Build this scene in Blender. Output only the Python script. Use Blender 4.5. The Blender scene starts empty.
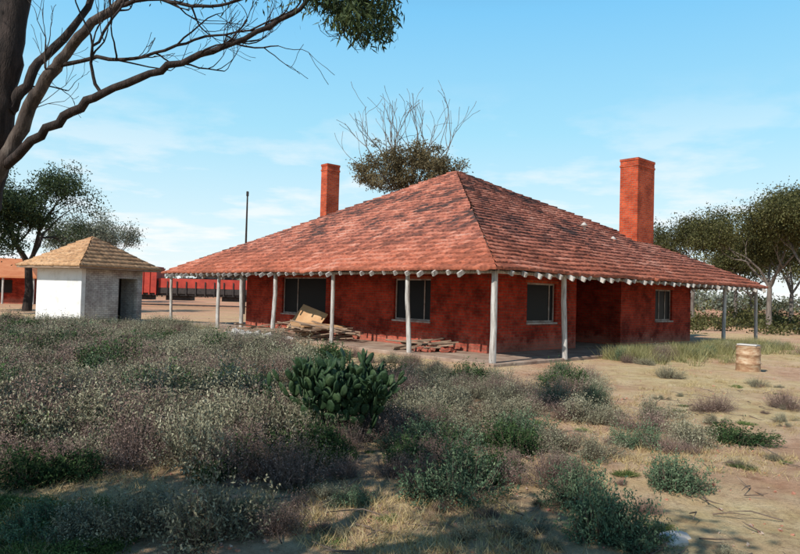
import bpy, math, random
import numpy as np
from mathutils import Vector, Matrix, noise
random.seed(7); rng=np.random.default_rng(11)
D=bpy.data; S=bpy.context.scene
S.view_settings.view_transform='Standard'; S.view_settings.look='None'
S.view_settings.exposure=0; S.view_settings.gamma=1

# ------------------------------------------------------------ camera
F=655.0; PITCH=math.radians(1.49); ROLL=math.radians(1.575); EYE=1.7
cd=D.cameras.new("camera"); cam=D.objects.new("camera",cd); S.collection.objects.link(cam)
cd.lens=F/800*36; cd.sensor_width=36; cd.clip_end=6000; cd.clip_start=0.05
R=Matrix.Rotation(math.pi/2+PITCH,4,'X')@Matrix.Rotation(ROLL,4,'Z')
cam.matrix_world=Matrix.Translation((0,0,EYE))@R
S.camera=cam
def W(u,v,y):      # image pixel coordinates -> world point at distance y
    d=(R.to_3x3()@Vector((u-400,277-v,-F)))
    return Vector((0,0,EYE))+d*(y/d.y)

# ------------------------------------------------------------ light
SUN=Vector((-0.65,-0.76,0)).normalized(); EL=math.radians(42)
sd=Vector((SUN.x*math.cos(EL),SUN.y*math.cos(EL),math.sin(EL)))
l=D.lights.new("sun","SUN"); l.energy=5.0; l.angle=math.radians(0.5); l.color=(1,0.965,0.90)
lo=D.objects.new("sun",l); S.collection.objects.link(lo)
lo.rotation_euler=sd.to_track_quat('Z','Y').to_euler()
w=D.worlds.new("World"); S.world=w; w.use_nodes=True
nt=w.node_tree; N=nt.nodes; L=nt.links; N.clear()
out=N.new("ShaderNodeOutputWorld"); bg=N.new("ShaderNodeBackground"); L.new(bg.outputs[0],out.inputs[0])
sky=N.new("ShaderNodeTexSky"); sky.sky_type='NISHITA'; sky.sun_disc=False
sky.sun_elevation=EL; sky.sun_rotation=math.atan2(SUN.x,SUN.y)
sky.air_density=1.0; sky.dust_density=0.3; sky.ozone_density=1.5
bg.inputs[1].default_value=0.135
tc=N.new("ShaderNodeTexCoord"); sep=N.new("ShaderNodeSeparateXYZ"); L.new(tc.outputs['Generated'],sep.inputs[0])
def m(op,a,b=None,clamp=False):
    n=N.new("ShaderNodeMath"); n.operation=op; n.use_clamp=clamp
    for i,x in enumerate((a,b)):
        if x is None: continue
        if isinstance(x,(int,float)): n.inputs[i].default_value=x
        else: L.new(x,n.inputs[i])
    return n.outputs[0]
zc=m('MAXIMUM',sep.outputs[2],0.0)
# bright atmospheric haze over the clear sky, whitening towards the horizon
hz=N.new("ShaderNodeValToRGB"); e0=hz.color_ramp
e0.elements[0].position=0.0; e0.elements[0].color=(.90,.97,1,1)
e0.elements[1].position=1.0; e0.elements[1].color=(.012,.05,.17,1)
for p_,c_ in ((.10,(.70,.92,1)),(.24,(.40,.80,1)),(.40,(.22,.64,1)),(.58,(.05,.20,.45))):
    q=e0.elements.new(p_); q.color=(*c_,1)
L.new(zc,hz.inputs[0])
sc1=N.new("ShaderNodeMix"); sc1.data_type='RGBA'; sc1.blend_type='MULTIPLY'; sc1.inputs[0].default_value=1
L.new(hz.outputs[0],sc1.inputs[6]); sc1.inputs[7].default_value=(7.6,7.6,7.6,1); sc1.clamp_result=False
mh=N.new("ShaderNodeMix"); mh.data_type='RGBA'; mh.inputs[0].default_value=.86
L.new(sky.outputs[0],mh.inputs[6]); L.new(sc1.outputs[2],mh.inputs[7])
zz=m('ADD',zc,0.10)
cx=m('DIVIDE',sep.outputs[0],zz); cy=m('DIVIDE',sep.outputs[1],zz)
cmb=N.new("ShaderNodeCombineXYZ"); L.new(cx,cmb.inputs[0]); L.new(cy,cmb.inputs[1])
nz=N.new("ShaderNodeTexNoise"); nz.inputs['Scale'].default_value=1.25; nz.inputs['Detail'].default_value=7; nz.inputs['Roughness'].default_value=0.58
L.new(cmb.outputs[0],nz.inputs['Vector'])
rp=N.new("ShaderNodeValToRGB"); rp.color_ramp.elements[0].position=0.485; rp.color_ramp.elements[1].position=0.60
L.new(nz.outputs[0],rp.inputs[0])
mask=m('MULTIPLY',rp.outputs[0],m('SUBTRACT',1.0,m('MULTIPLY',sep.outputs[2],3.2),True))
mx=N.new("ShaderNodeMix"); mx.data_type='RGBA'; L.new(m('MULTIPLY',mask,0.95),mx.inputs[0])
L.new(mh.outputs[2],mx.inputs[6]); mx.inputs[7].default_value=(7.5,7.55,7.6,1)
L.new(mx.outputs[2],bg.inputs[0])

# ------------------------------------------------------------ helpers
def empty(name,loc=(0,0,0),rz=0):
    o=D.objects.new(name,None); S.collection.objects.link(o); o.location=loc; o.rotation_euler=(0,0,rz); o.empty_display_size=.2; return o
def link(name,me,mats=None,parent=None,smooth=False):
    o=D.objects.new(name,me); S.collection.objects.link(o)
    if mats is not None:
        for mm in (mats if isinstance(mats,(list,tuple)) else [mats]): me.materials.append(mm)
    if parent: o.parent=parent
    if smooth: me.polygons.foreach_set("use_smooth",[True]*len(me.polygons))
    return o
def npmesh(name,V,Fc,attr=None):
    me=D.meshes.new(name); V=np.asarray(V,dtype=np.float32); Fc=np.asarray(Fc,dtype=np.int32)
    k=Fc.shape[1]; me.vertices.add(len(V)); me.vertices.foreach_set("co",V.ravel())
    me.loops.add(Fc.size); me.loops.foreach_set("vertex_index",Fc.ravel())
    me.polygons.add(len(Fc)); me.polygons.foreach_set("loop_start",np.arange(0,Fc.size,k,dtype=np.int32))
    me.polygons.foreach_set("loop_total",np.full(len(Fc),k,dtype=np.int32))
    me.update(calc_edges=True)
    if attr is not None:
        a=me.attributes.new("rv",'FLOAT','FACE'); a.data.foreach_set("value",np.asarray(attr,dtype=np.float32))
    me.validate(); return me
def boxes(name,bl,mat,parent=None,bevel=0.0,jit=0.0):
    V=[];Fs=[]
    for b in bl:
        a,c=b[0],b[1]; rot=b[2] if len(b)>2 else None
        ce=Vector([(a[i]+c[i])/2 for i in range(3)])
        base=len(V)
        for i in range(8):
            p=Vector((a[0] if i&1==0 else c[0],a[1] if i&2==0 else c[1],a[2] if i&4==0 else c[2]))
            if jit: p+=Vector([random.uniform(-jit,jit) for _ in range(3)])
            if rot is not None: p=ce+rot@(p-ce)
            V.append(p)
        for f in ((0,2,3,1),(4,5,7,6),(0,1,5,4),(2,6,7,3),(0,4,6,2),(1,3,7,5)): Fs.append([base+i for i in f])
    me=D.meshes.new(name); me.from_pydata(V,[],Fs); me.update()
    o=link(name,me,mat,parent)
    if bevel:
        md=o.modifiers.new("b","BEVEL"); md.width=bevel; md.segments=1
    return o

def newmat(name):
    mt=D.materials.new(name); mt.use_nodes=True; n=mt.node_tree.nodes; b=n["Principled BSDF"]; return mt,n,mt.node_tree.links,b
def noisemat(name,cols,scale=3,rough=.85,bump=.2,detail=5,coord='Object',stretch=(1,1,1),bscale=None,spec=.3):
    mt,n,l,b=newmat(name); b.inputs['Roughness'].default_value=rough; b.inputs['Specular IOR Level'].default_value=spec
    t=n.new("ShaderNodeTexCoord"); mp=n.new("ShaderNodeMapping"); mp.inputs['Scale'].default_value=stretch
    l.new(t.outputs[coord],mp.inputs[0])
    x=n.new("ShaderNodeTexNoise"); x.inputs['Scale'].default_value=scale; x.inputs['Detail'].default_value=detail; x.inputs['Roughness'].default_value=.65
    l.new(mp.outputs[0],x.inputs['Vector'])
    r=n.new("ShaderNodeValToRGB"); cr=r.color_ramp
    cr.elements[0].position=.3; cr.elements[1].position=.7
    cr.elements[0].color=(*cols[0],1); cr.elements[1].color=(*cols[-1],1)
    for i,c in enumerate(cols[1:-1]):
        e=cr.elements.new(.3+.4*(i+1)/(len(cols)-1)); e.color=(*c,1)
    l.new(x.outputs[0],r.inputs[0]); l.new(r.outputs[0],b.inputs['Base Color'])
    if bump:
        y=n.new("ShaderNodeTexNoise"); y.inputs['Scale'].default_value=bscale or scale*6; y.inputs['Detail'].default_value=4
        l.new(mp.outputs[0],y.inputs['Vector'])
        bp=n.new("ShaderNodeBump"); bp.inputs['Strength'].default_value=bump; bp.inputs['Distance'].default_value=.03
        l.new(y.outputs[0],bp.inputs['Height']); l.new(bp.outputs[0],b.inputs['Normal'])
    return mt
def leafmat(name,cols,trans=.25,rough=.6):
    mt,n,l,b=newmat(name); b.inputs['Roughness'].default_value=rough; b.inputs['Specular IOR Level'].default_value=.2
    a=n.new("ShaderNodeAttribute"); a.attribute_name="rv"
    r=n.new("ShaderNodeValToRGB"); cr=r.color_ramp; cr.elements[0].color=(*cols[0],1); cr.elements[1].color=(*cols[-1],1)
    for i,c in enumerate(cols[1:-1]):
        e=cr.elements.new((i+1)/(len(cols)-1)); e.color=(*c,1)
    l.new(a.outputs['Fac'],r.inputs[0])
    oi=n.new("ShaderNodeObjectInfo"); hs=n.new("ShaderNodeHueSaturation")
    mr=n.new("ShaderNodeMapRange"); mr.inputs[3].default_value=.7; mr.inputs[4].default_value=1.25
    l.new(oi.outputs['Random'],mr.inputs[0]); l.new(mr.outputs[0],hs.inputs['Value']); l.new(r.outputs[0],hs.inputs['Color'])
    if trans<=0:
        df=n.new("ShaderNodeBsdfDiffuse"); l.new(hs.outputs[0],df.inputs[0]); l.new(df.outputs[0],n["Material Output"].inputs[0]); n.remove(b); return mt
    l.new(hs.outputs[0],b.inputs['Base Color'])
    tr=n.new("ShaderNodeBsdfTranslucent"); l.new(hs.outputs[0],tr.inputs[0])
    ms=n.new("ShaderNodeMixShader"); ms.inputs[0].default_value=trans
    l.new(b.outputs[0],ms.inputs[1]); l.new(tr.outputs[0],ms.inputs[2]); l.new(ms.outputs[0],n["Material Output"].inputs[0])
    return mt
def brickmat(name,c1,c2,mortar,dirt=.5,base_tint=0):
    mt,n,l,b=newmat(name); b.inputs['Roughness'].default_value=.9; b.inputs['Specular IOR Level'].default_value=.15
    t=n.new("ShaderNodeTexCoord"); s=n.new("ShaderNodeSeparateXYZ"); l.new(t.outputs['Object'],s.inputs[0])
    ad=n.new("ShaderNodeMath"); l.new(s.outputs[0],ad.inputs[0]); l.new(s.outputs[1],ad.inputs[1])
    c=n.new("ShaderNodeCombineXYZ"); l.new(ad.outputs[0],c.inputs[0]); l.new(s.outputs[2],c.inputs[1])
    k=n.new("ShaderNodeTexBrick"); k.inputs['Scale'].default_value=1; k.inputs['Brick Width'].default_value=.24; k.inputs['Row Height'].default_value=.086
    k.inputs['Mortar Size'].default_value=.012; k.inputs['Mortar Smooth'].default_value=.2; k.inputs['Bias'].default_value=0
    k.inputs['Color1'].default_value=(*c1,1); k.inputs['Color2'].default_value=(*c2,1); k.inputs['Mortar'].default_value=(*mortar,1)
    l.new(c.outputs[0],k.inputs['Vector'])
    x=n.new("ShaderNodeTexNoise"); x.inputs['Scale'].default_value=1.3; x.inputs['Detail'].default_value=8; x.inputs['Roughness'].default_value=.78; l.new(t.outputs['Object'],x.inputs['Vector'])
    r=n.new("ShaderNodeValToRGB"); r.color_ramp.elements[0].position=.38; r.color_ramp.elements[0].color=(dirt,dirt*.9,dirt*.9,1); r.color_ramp.elements[1].position=.60; r.color_ramp.elements[1].color=(1.1,1.1,1.1,1)
    l.new(x.outputs[0],r.inputs[0])
    mm=n.new("ShaderNodeMix"); mm.data_type='RGBA'; mm.blend_type='MULTIPLY'; mm.inputs[0].default_value=1
    l.new(k.outputs[0],mm.inputs[6]); l.new(r.outputs[0],mm.inputs[7]); col=mm.outputs[2]
    if base_tint:   # paler pinkish tint towards the floor, ragged upper edge
        a=n.new("ShaderNodeMath"); a.operation='MULTIPLY_ADD'; a.inputs[1].default_value=-1.6; l.new(x.outputs[0],a.inputs[0]); l.new(s.outputs[2],a.inputs[2])
        q=n.new("ShaderNodeMapRange"); q.inputs[1].default_value=-.62; q.inputs[2].default_value=-.25; q.inputs[3].default_value=base_tint; q.inputs[4].default_value=0; l.new(a.outputs[0],q.inputs[0])
        m2=n.new("ShaderNodeMix"); m2.data_type='RGBA'; l.new(q.outputs[0],m2.inputs[0]); l.new(col,m2.inputs[6]); m2.inputs[7].default_value=(.5,.26,.18,1); col=m2.outputs[2]
    l.new(col,b.inputs['Base Color'])
    bp=n.new("ShaderNodeBump"); bp.invert=True; bp.inputs['Strength'].default_value=.8; bp.inputs['Distance'].default_value=.015
    l.new(k.outputs['Fac'],bp.inputs['Height']); l.new(bp.outputs[0],b.inputs['Normal'])
    return mt
def tilemat(name,cols,lowcol):
    mt,n,l,b=newmat(name); b.inputs['Roughness'].default_value=.85; b.inputs['Specular IOR Level'].default_value=.2
    a=n.new("ShaderNodeAttribute"); a.attribute_name="rv"
    t=n.new("ShaderNodeTexCoord")
    x=n.new("ShaderNodeTexNoise"); x.inputs['Scale'].default_value=.5; x.inputs['Detail'].default_value=7; x.inputs['Roughness'].default_value=.78; l.new(t.outputs['Object'],x.inputs['Vector'])
    f=n.new("ShaderNodeMath"); f.operation='MULTIPLY_ADD'; f.inputs[1].default_value=.6; l.new(a.outputs['Fac'],f.inputs[0])
    g=n.new("ShaderNodeMath"); g.operation='MULTIPLY_ADD'; g.inputs[1].default_value=2.2; g.inputs[2].default_value=-.93; l.new(x.outputs[0],g.inputs[0]); l.new(g.outputs[0],f.inputs[2])
    r=n.new("ShaderNodeValToRGB"); cr=r.color_ramp; cr.elements[0].position=.08; cr.elements[1].position=.95
    cr.elements[0].color=(*cols[0],1); cr.elements[1].color=(*cols[-1],1)
    for i,c in enumerate(cols[1:-1]):
        e=cr.elements.new(.08+.87*(i+1)/(len(cols)-1)); e.color=(*c,1)
    l.new(f.outputs[0],r.inputs[0])
    s=n.new("ShaderNodeSeparateXYZ"); l.new(t.outputs['Object'],s.inputs[0])
    z=n.new("ShaderNodeMath"); z.operation='MULTIPLY_ADD'; z.inputs[1].default_value=3.2; l.new(x.outputs[0],z.inputs[0]); l.new(s.outputs[2],z.inputs[2])
    q=n.new("ShaderNodeMapRange"); q.inputs[1].default_value=5.4; q.inputs[2].default_value=4.0; q.inputs[3].default_value=0; q.inputs[4].default_value=.45; l.new(z.outputs[0],q.inputs[0])
    mm=n.new("ShaderNodeMix"); mm.data_type='RGBA'; l.new(q.outputs[0],mm.inputs[0]); l.new(r.outputs[0],mm.inputs[6]); mm.inputs[7].default_value=(*lowcol,1)
    y=n.new("ShaderNodeTexNoise"); y.inputs['Scale'].default_value=9; y.inputs['Detail'].default_value=4; l.new(t.outputs['Object'],y.inputs['Vector'])
    r2=n.new("ShaderNodeValToRGB"); r2.color_ramp.elements[0].position=.32; r2.color_ramp.elements[0].color=(.5,.5,.52,1); r2.color_ramp.elements[1].position=.6
    l.new(y.outputs[0],r2.inputs[0])
    m3=n.new("ShaderNodeMix"); m3.data_type='RGBA'; m3.blend_type='MULTIPLY'; m3.inputs[0].default_value=1; l.new(mm.outputs[2],m3.inputs[6]); l.new(r2.outputs[0],m3.inputs[7])
    l.new(m3.outputs[2],b.inputs['Base Color']); return mt

M_brick=brickmat("red_brick",(.56,.048,.020),(.36,.030,.016),(.28,.09,.055),.36,.35)
M_chim=brickmat("chimney_brick",(.62,.10,.035),(.44,.06,.025),(.38,.16,.10),.60)
M_palebrick=brickmat("pale_brick",(.50,.25,.17),(.42,.18,.12),(.5,.4,.32),.7)
M_shedbrick=brickmat("shed_whitewashed_brick",(.62,.60,.57),(.48,.46,.44),(.35,.33,.31),.6)
M_tileL=tilemat("roof_tiles_weathered",[(.08,.05,.045),(.24,.09,.065),(.46,.155,.10),(.52,.22,.15),(.60,.31,.23)],(.54,.14,.06))
M_hip=noisemat("hip_tiles",[(.50,.27,.16),(.66,.42,.28)],3)
M_white=noisemat("weathered_white_paint",[(.17,.14,.12),(.46,.42,.38),(.68,.65,.60)],3.2,.85,.4,stretch=(6,6,.7))
M_render=noisemat("whitewash_render",[(.58,.56,.52),(.76,.75,.73),(.8,.79,.77)],1.5,.85,.15)
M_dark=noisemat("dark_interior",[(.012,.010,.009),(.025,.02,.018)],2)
M_wood=noisemat("old_timber",[(.14,.09,.06),(.28,.19,.13),(.4,.29,.2)],3,.8,.2,stretch=(1,1,6))
M_under=noisemat("roof_battens_brown",[(.06,.035,.025),(.12,.07,.05)],3,.9,.2)  # mottled dark brown for the underside of the roof
M_frame=noisemat("window_frame_timber",[(.16,.09,.07),(.36,.28,.24),(.5,.44,.4)],4,.8,.2)
M_board=noisemat("plywood",[(.42,.22,.1),(.58,.36,.19)],2)
M_conc=noisemat("dusty_concrete",[(.20,.12,.085),(.32,.22,.16),(.44,.33,.25)],1.6)
M_rubble=noisemat("rubble",[(.4,.36,.32),(.62,.58,.54)],3)
M_rust=noisemat("rusty_drum_paint",[(.22,.09,.045),(.42,.26,.15),(.58,.46,.32)],5,.8,.2,stretch=(1,1,2.5))
M_tan=tilemat("shed_roof_tiles",[(.36,.19,.10),(.52,.30,.16),(.60,.38,.22)],(.60,.36,.18))
mt,n_,l_,b_=newmat("window_glass"); b_.inputs['Base Color'].default_value=(.008,.008,.009,1); b_.inputs['Roughness'].default_value=.5; b_.inputs['Specular IOR Level'].default_value=.15; M_glass=mt
M_bark=noisemat("dark_bark",[(.012,.009,.008),(.032,.022,.018),(.065,.045,.038)],5,.9,.5,stretch=(3,3,.6))
M_barkg=noisemat("grey_bark",[(.07,.055,.045),(.16,.13,.11),(.24,.20,.17)],4,.85,.3,stretch=(3,3,.6))
M_barkm=noisemat("brown_bark",[(.025,.018,.015),(.07,.05,.04),(.17,.135,.11)],4,.85,.4,stretch=(3,3,.6))
M_leafD=leafmat("gum_leaves_dark",[(.012,.022,.010),(.035,.055,.02),(.09,.11,.04)],.2)
M_leafO=leafmat("gum_leaves_olive",[(.030,.034,.012),(.10,.10,.032),(.22,.20,.08)],.25)
M_leafB=leafmat("gum_leaves_brownish",[(.065,.05,.026),(.18,.14,.065),(.30,.24,.13)],.25)
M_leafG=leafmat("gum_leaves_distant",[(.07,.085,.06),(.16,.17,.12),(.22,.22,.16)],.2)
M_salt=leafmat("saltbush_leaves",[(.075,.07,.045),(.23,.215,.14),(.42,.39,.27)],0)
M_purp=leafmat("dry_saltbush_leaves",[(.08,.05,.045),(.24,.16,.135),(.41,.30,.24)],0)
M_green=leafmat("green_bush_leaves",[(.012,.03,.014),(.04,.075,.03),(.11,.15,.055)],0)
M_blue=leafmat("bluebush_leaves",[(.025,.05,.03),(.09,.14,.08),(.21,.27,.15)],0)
M_pear=noisemat("prickly_pear_skin",[(.010,.026,.011),(.030,.060,.023),(.068,.10,.04)],5,.6,.3,spec=.25)
M_twig=noisemat("twigs",[(.09,.06,.045),(.22,.16,.12)],6,bump=0,detail=2)
M_straw=leafmat("dry_grass",[(.26,.17,.07),(.48,.36,.17),(.64,.52,.30)],0)
M_weed=leafmat("green_weeds",[(.13,.13,.045),(.31,.29,.12),(.48,.43,.22)],.2)
M_low=leafmat("ground_cover",[(.04,.07,.02),(.10,.15,.045),(.19,.22,.08)],0)

# ------------------------------------------------------------ ground
HO=Vector((2.3,15.9,0)); HA=math.atan2(.671,.742); HC,HS=math.cos(HA),math.sin(HA)
def hw(x,y,z=0): return Vector((HO.x+x*HC-y*HS,HO.y+x*HS+y*HC,z))
def gh(x,y):
    r=math.hypot(x,y-8)
    lx=(x-HO.x)*HC+(y-HO.y)*HS; ly=-(x-HO.x)*HS+(y-HO.y)*HC
    dx=max(-1-lx,0,lx-18); dy=max(-1-ly,0,ly-20.5); k=min(1,math.hypot(dx,dy)/3)
    k*=min(1,math.hypot(max(abs(x+13.6)-4,0),max(abs(y-30)-4,0))/2) 
    z=(noise.noise(Vector((x*.35,y*.35,0)))*.10+noise.noise(Vector((x*1.3,y*1.3,3)))*.04+noise.noise(Vector((x*4,y*4,5)))*.02)
    return z*k*max(0,1-r/90)
nn=420; t=np.linspace(-1,1,nn); gx=np.sinh(t*7.2)/np.sinh(7.2)*2500; 
t2=np.linspace(-1,1,nn); gy=8+np.sinh(t2*7.2)/np.sinh(7.2)*2500
V=[(x,y,gh(x,y)) for y in gy for x in gx]
ii=np.arange(nn*nn).reshape(nn,nn); Fc=np.stack([ii[:-1,:-1],ii[:-1,1:],ii[1:,1:],ii[1:,:-1]],-1).reshape(-1,4)
mt,n,l,b=newmat("sandy_ground"); b.inputs['Roughness'].default_value=.95; b.inputs['Specular IOR Level'].default_value=.1
t=n.new("ShaderNodeTexCoord")
def nz_(s,d=6,r=.6):
    x=n.new("ShaderNodeTexNoise"); x.inputs['Scale'].default_value=s; x.inputs['Detail'].default_value=d; x.inputs['Roughness'].default_value=r; l.new(t.outputs['Object'],x.inputs['Vector']); return x.outputs[0]
def ramp_(f,els):
    r=n.new("ShaderNodeValToRGB"); cr=r.color_ramp
    cr.elements[0].position=els[0][0]; cr.elements[0].color=(*els[0][1],1); cr.elements[1].position=els[-1][0]; cr.elements[1].color=(*els[-1][1],1)
    for p,c in els[1:-1]:
        e=cr.elements.new(p); e.color=(*c,1)
    l.new(f,r.inputs[0]); return r.outputs[0]
def mix_(f,a,c,bt='MIX'):
    x=n.new("ShaderNodeMix"); x.data_type='RGBA'; x.blend_type=bt
    for i,s in ((0,f),(6,a),(7,c)):
        if isinstance(s,(int,float)): x.inputs[i].default_value=s
        elif isinstance(s,tuple): x.inputs[i].default_value=(*s,1)
        else: l.new(s,x.inputs[i])
    return x.outputs[2]
sand=ramp_(nz_(.9,7,.7),[(.3,(.44,.22,.12)),(.5,(.62,.39,.25)),(.7,(.74,.54,.38))])
straw=ramp_(nz_(2.2,7,.75),[(.3,(.46,.31,.14)),(.5,(.64,.48,.25)),(.7,(.74,.60,.36))])
c=mix_(ramp_(nz_(.22,5,.7),[(.42,(0,0,0)),(.58,(1,1,1))]),sand,straw)
c=mix_(ramp_(nz_(4,8,.85),[(.50,(0,0,0)),(.64,(.6,.6,.6))]),c,(.22,.11,.06))
c=mix_(ramp_(nz_(45,3,.7),[(.5,(0,0,0)),(.75,(.45,.45,.45))]),c,(.18,.11,.07))
s=n.new("ShaderNodeSeparateXYZ"); l.new(t.outputs['Object'],s.inputs[0])
q=n.new("ShaderNodeMapRange"); q.inputs[1].default_value=28; q.inputs[2].default_value=60; l.new(s.outputs[1],q.inputs[0])
far=ramp_(nz_(.08,5,.7),[(.35,(.32,.24,.13)),(.5,(.55,.27,.16)),(.65,(.60,.34,.22))])
c=mix_(q.outputs[0],c,far); l.new(c,b.inputs['Base Color'])
bp=n.new("ShaderNodeBump"); bp.inputs['Strength'].default_value=.9; bp.inputs['Distance'].default_value=.06
l.new(nz_(12,7,.8),bp.inputs['Height']); l.new(bp.outputs[0],b.inputs['Normal'])
link("ground",npmesh("ground",V,Fc),mt,smooth=True)

# ------------------------------------------------------------ tiled roof slope
def roof_face(A,B,P,course=.30,per=.25,lift=.05,sag=.045,seed=0):
    A,B,P=Vector(A),Vector(B),Vector(P); e=(B-A); Ln=e.length; e.normalize()
    up=(P-A)-e*((P-A).dot(e)); up_l=up.length; s=up.normalized(); nrm=e.cross(s)
    if nrm.z<0: nrm=-nrm
    u_p=(P-A).dot(e); n=max(2,int(round(up_l/course))); V=[];Fs=[];rv=[]
    st=per/4
    for i in range(n):
        v0=i/n; v1=min(1,(i+1.12)/n)
        a0,b0=v0*u_p,Ln-(Ln-u_p)*v0; a1,b1=v1*u_p,Ln-(Ln-u_p)*v1
        cols=[a0]+[k*st for k in range(int(a0/st)+1,int(b0/st)+1)]+[b0]
        base=len(V); 
        for u in cols:
            ti=int(u/per); rr=random.Random(hash((seed,i,ti))); j=rr.uniform(-.012,.018)
            ph=(u/per)%1; wv=.026*abs(math.sin(math.pi*ph))+ (.014 if ph<.2 else 0)
            sg=sag*noise.noise(Vector((u*.4,v0*up_l*.4,seed)))
            sg1=sag*noise.noise(Vector((u*.4,v1*up_l*.4,seed)))
            skew=rr.uniform(-.018,.018)
            if rr.random()<.015: skew-=.07; j+=.025
            u1=min(max(u,a1),b1)
            V.append(A+e*u+s*(v0*up_l+skew)+nrm*(-.02+sg)); V.append(A+e*u+s*(v0*up_l+skew)+nrm*(lift+wv+j+sg))
            V.append(A+e*u1+s*(v1*up_l)+nrm*(wv*.8+sg1))
        for k in range(len(cols)-1):
            x=base+k*3; y=x+3
            r_=random.Random(hash((seed,i,int((cols[k]+1e-4)/per),7))).random()
            Fs.append((x,y,y+1,x+1)); rv.append(r_*.5)
            Fs.append((x+1,y+1,y+2,x+2)); rv.append(r_)
    return V,Fs,rv
def make_roof(name,corners,apex,mat,parent,**k):
    V=[];Fs=[];rv=[]
    for i in range(4):
        v,f,r=roof_face(corners[i],corners[(i+1)%4],apex,seed=i,**k)
        b=len(V); V+=v; Fs+=[tuple(b+q for q in ff) for ff in f]; rv+=r
    return link(name,npmesh(name,[tuple(v) for v in V],Fs,rv),mat,parent)
def tube(pts,rad,sides=8,V=None,Fs=None,cap=True):
    base=len(V); n=len(pts); prev=None
    for i,p in enumerate(pts):
        d=(pts[min(i+1,n-1)]-pts[max(i-1,0)]).normalized()
        if prev is None: a=d.orthogonal().normalized()
        else: a=(prev-d*prev.dot(d)).normalized()
        prev=a; bb=d.cross(a)
        for k in range(sides):
            t=2*math.pi*k/sides; V.append(p+(a*math.cos(t)+bb*math.sin(t))*rad[i])
    for i in range(n-1):
        for k in range(sides):
            k2=(k+1)%sides; Fs.append((base+i*sides+k,base+i*sides+k2,base+(i+1)*sides+k2,base+(i+1)*sides+k))
def hips(name,corners,apex,mat,parent,r=.13,seg=.38):
    V=[];Fs=[]
    for c in corners:
        c=Vector(c); a=Vector(apex); n=int((a-c).length/seg); 
        for i in range(n):
            p0=c.lerp(a,i/n)+Vector((0,0,.02)); p1=c.lerp(a,(i+1.08)/n)+Vector((0,0,.02))
            j=Vector((random.uniform(-.012,.012),random.uniform(-.012,.012),random.uniform(-.01,.01)))
            tube([p0+j,p0+j,p1+j],[.01,r*1.05,r*.82],8,V,Fs)
    return link(name,npmesh(name,[tuple(v) for v in V],Fs),mat,parent)

# ------------------------------------------------------------ brick house
H=empty("brick_house",HO,HA)
WX,WY=16.85,19.05; EO=.34; ZE=2.36; AP=(8.45,9.3,7.12)
cor=[(-EO,-EO,ZE),(WX+EO,-EO,ZE),(WX+EO,WY+EO,ZE),(-EO,WY+EO,ZE)]
make_roof("tiled_roof",cor,AP,M_tileL,H)
hips("hip_capping",cor,AP,M_hip,H)
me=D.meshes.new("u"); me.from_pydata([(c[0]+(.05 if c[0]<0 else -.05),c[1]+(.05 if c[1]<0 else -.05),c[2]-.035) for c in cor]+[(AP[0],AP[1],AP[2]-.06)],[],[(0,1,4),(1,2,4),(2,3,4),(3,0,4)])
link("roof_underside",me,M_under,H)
x0,x1,y0,y1=1.9,14.8,1.8,15.5; T=.24; ZT=3.05
def wallx(y,xa,xb,ops,zt=ZT,z0=0.0,outer=-1):
    r=[];x=xa
    ya,yb=(y,y+T) if outer<0 else (y-T,y)
    for a,b_,zb,zt2 in sorted(ops):
        r.append(((x,ya,z0),(a,yb,zt))); 
        if zb>z0: r.append(((a,ya,z0),(b_,yb,zb)))
        r.append(((a,ya,zt2),(b_,yb,zt))); x=b_
    r.append(((x,ya,z0),(xb,yb,zt))); return r
def wally(x,ya,yb,ops,zt=ZT,z0=0.0,outer=-1):
    return [((a[1],a[0],a[2]),(b[1],b[0],b[2])) for a,b in wallx(x,ya,yb,ops,zt,z0,outer)]
winL=[(4.1,5.8,.88,2.2),(9.6,12.6,.82,2.25)]
winR=[(3.7,5.2,.95,2.15),(11.75,13.15,.95,2.15)]
wl=[]
wl+=wally(x0,y0,y1,winL)
wl+=wallx(y0,x0+T,6.35,winR[:1])
wl+=wallx(y0,9.2,x1,winR[1:])
wl+=wally(6.35-.0,y0+T,y0+3,[],outer=1)
wl+=wally(9.2,y0+T,y0+3,[])
wl+=wallx(y0+3,6.35-T,9.2+T,[(7.3,8.2,.05,2.1)])
wl+=wally(x1,y0+T,y1,[(4,5.4,.95,2.15)],outer=1)
wl+=wallx(y1,x0+T,x1-T,[(6,7,.05,2.1)],outer=1)
boxes("brick_walls",wl,M_brick,H)
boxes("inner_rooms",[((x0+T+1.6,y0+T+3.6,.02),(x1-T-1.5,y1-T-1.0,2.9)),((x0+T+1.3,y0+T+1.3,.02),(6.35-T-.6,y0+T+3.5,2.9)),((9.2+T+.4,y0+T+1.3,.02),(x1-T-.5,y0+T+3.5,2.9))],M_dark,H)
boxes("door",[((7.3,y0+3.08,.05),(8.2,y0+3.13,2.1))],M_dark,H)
fr=[];gl=[]
def win_y(x,a,b,zb,zt,mull,sash=True):
    f=.05; xx=(x+.08,x+.14)
    fr.extend([((xx[0],a,zb),(xx[1],a+f,zt)),((xx[0],b-f,zb),(xx[1],b,zt)),((xx[0],a+f,zb),(xx[1],b-f,zb+f)),((xx[0],a+f,zt-f),(xx[1],b-f,zt))])
    for m_ in mull: fr.append(((xx[0]+.003,m_-.02,zb+f),(xx[1]-.003,m_+.02,zt-f)))
    gl.append(((x+.10,a+f,zb+f),(x+.11,b-f,zt-f)))
    fr.append(((x-.05,a-.03,zb-.06),(x+.075,b+.03,zb-.003)))
def sw(l0,fn):
    n0=len(l0[0]);n1=len(l0[1]); fn()
    for L_,k in ((l0[0],n0),(l0[1],n1)):
        for i in range(k,len(L_)): a,b=L_[i]; L_[i]=((a[1],a[0],a[2]),(b[1],b[0],b[2]))
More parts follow.
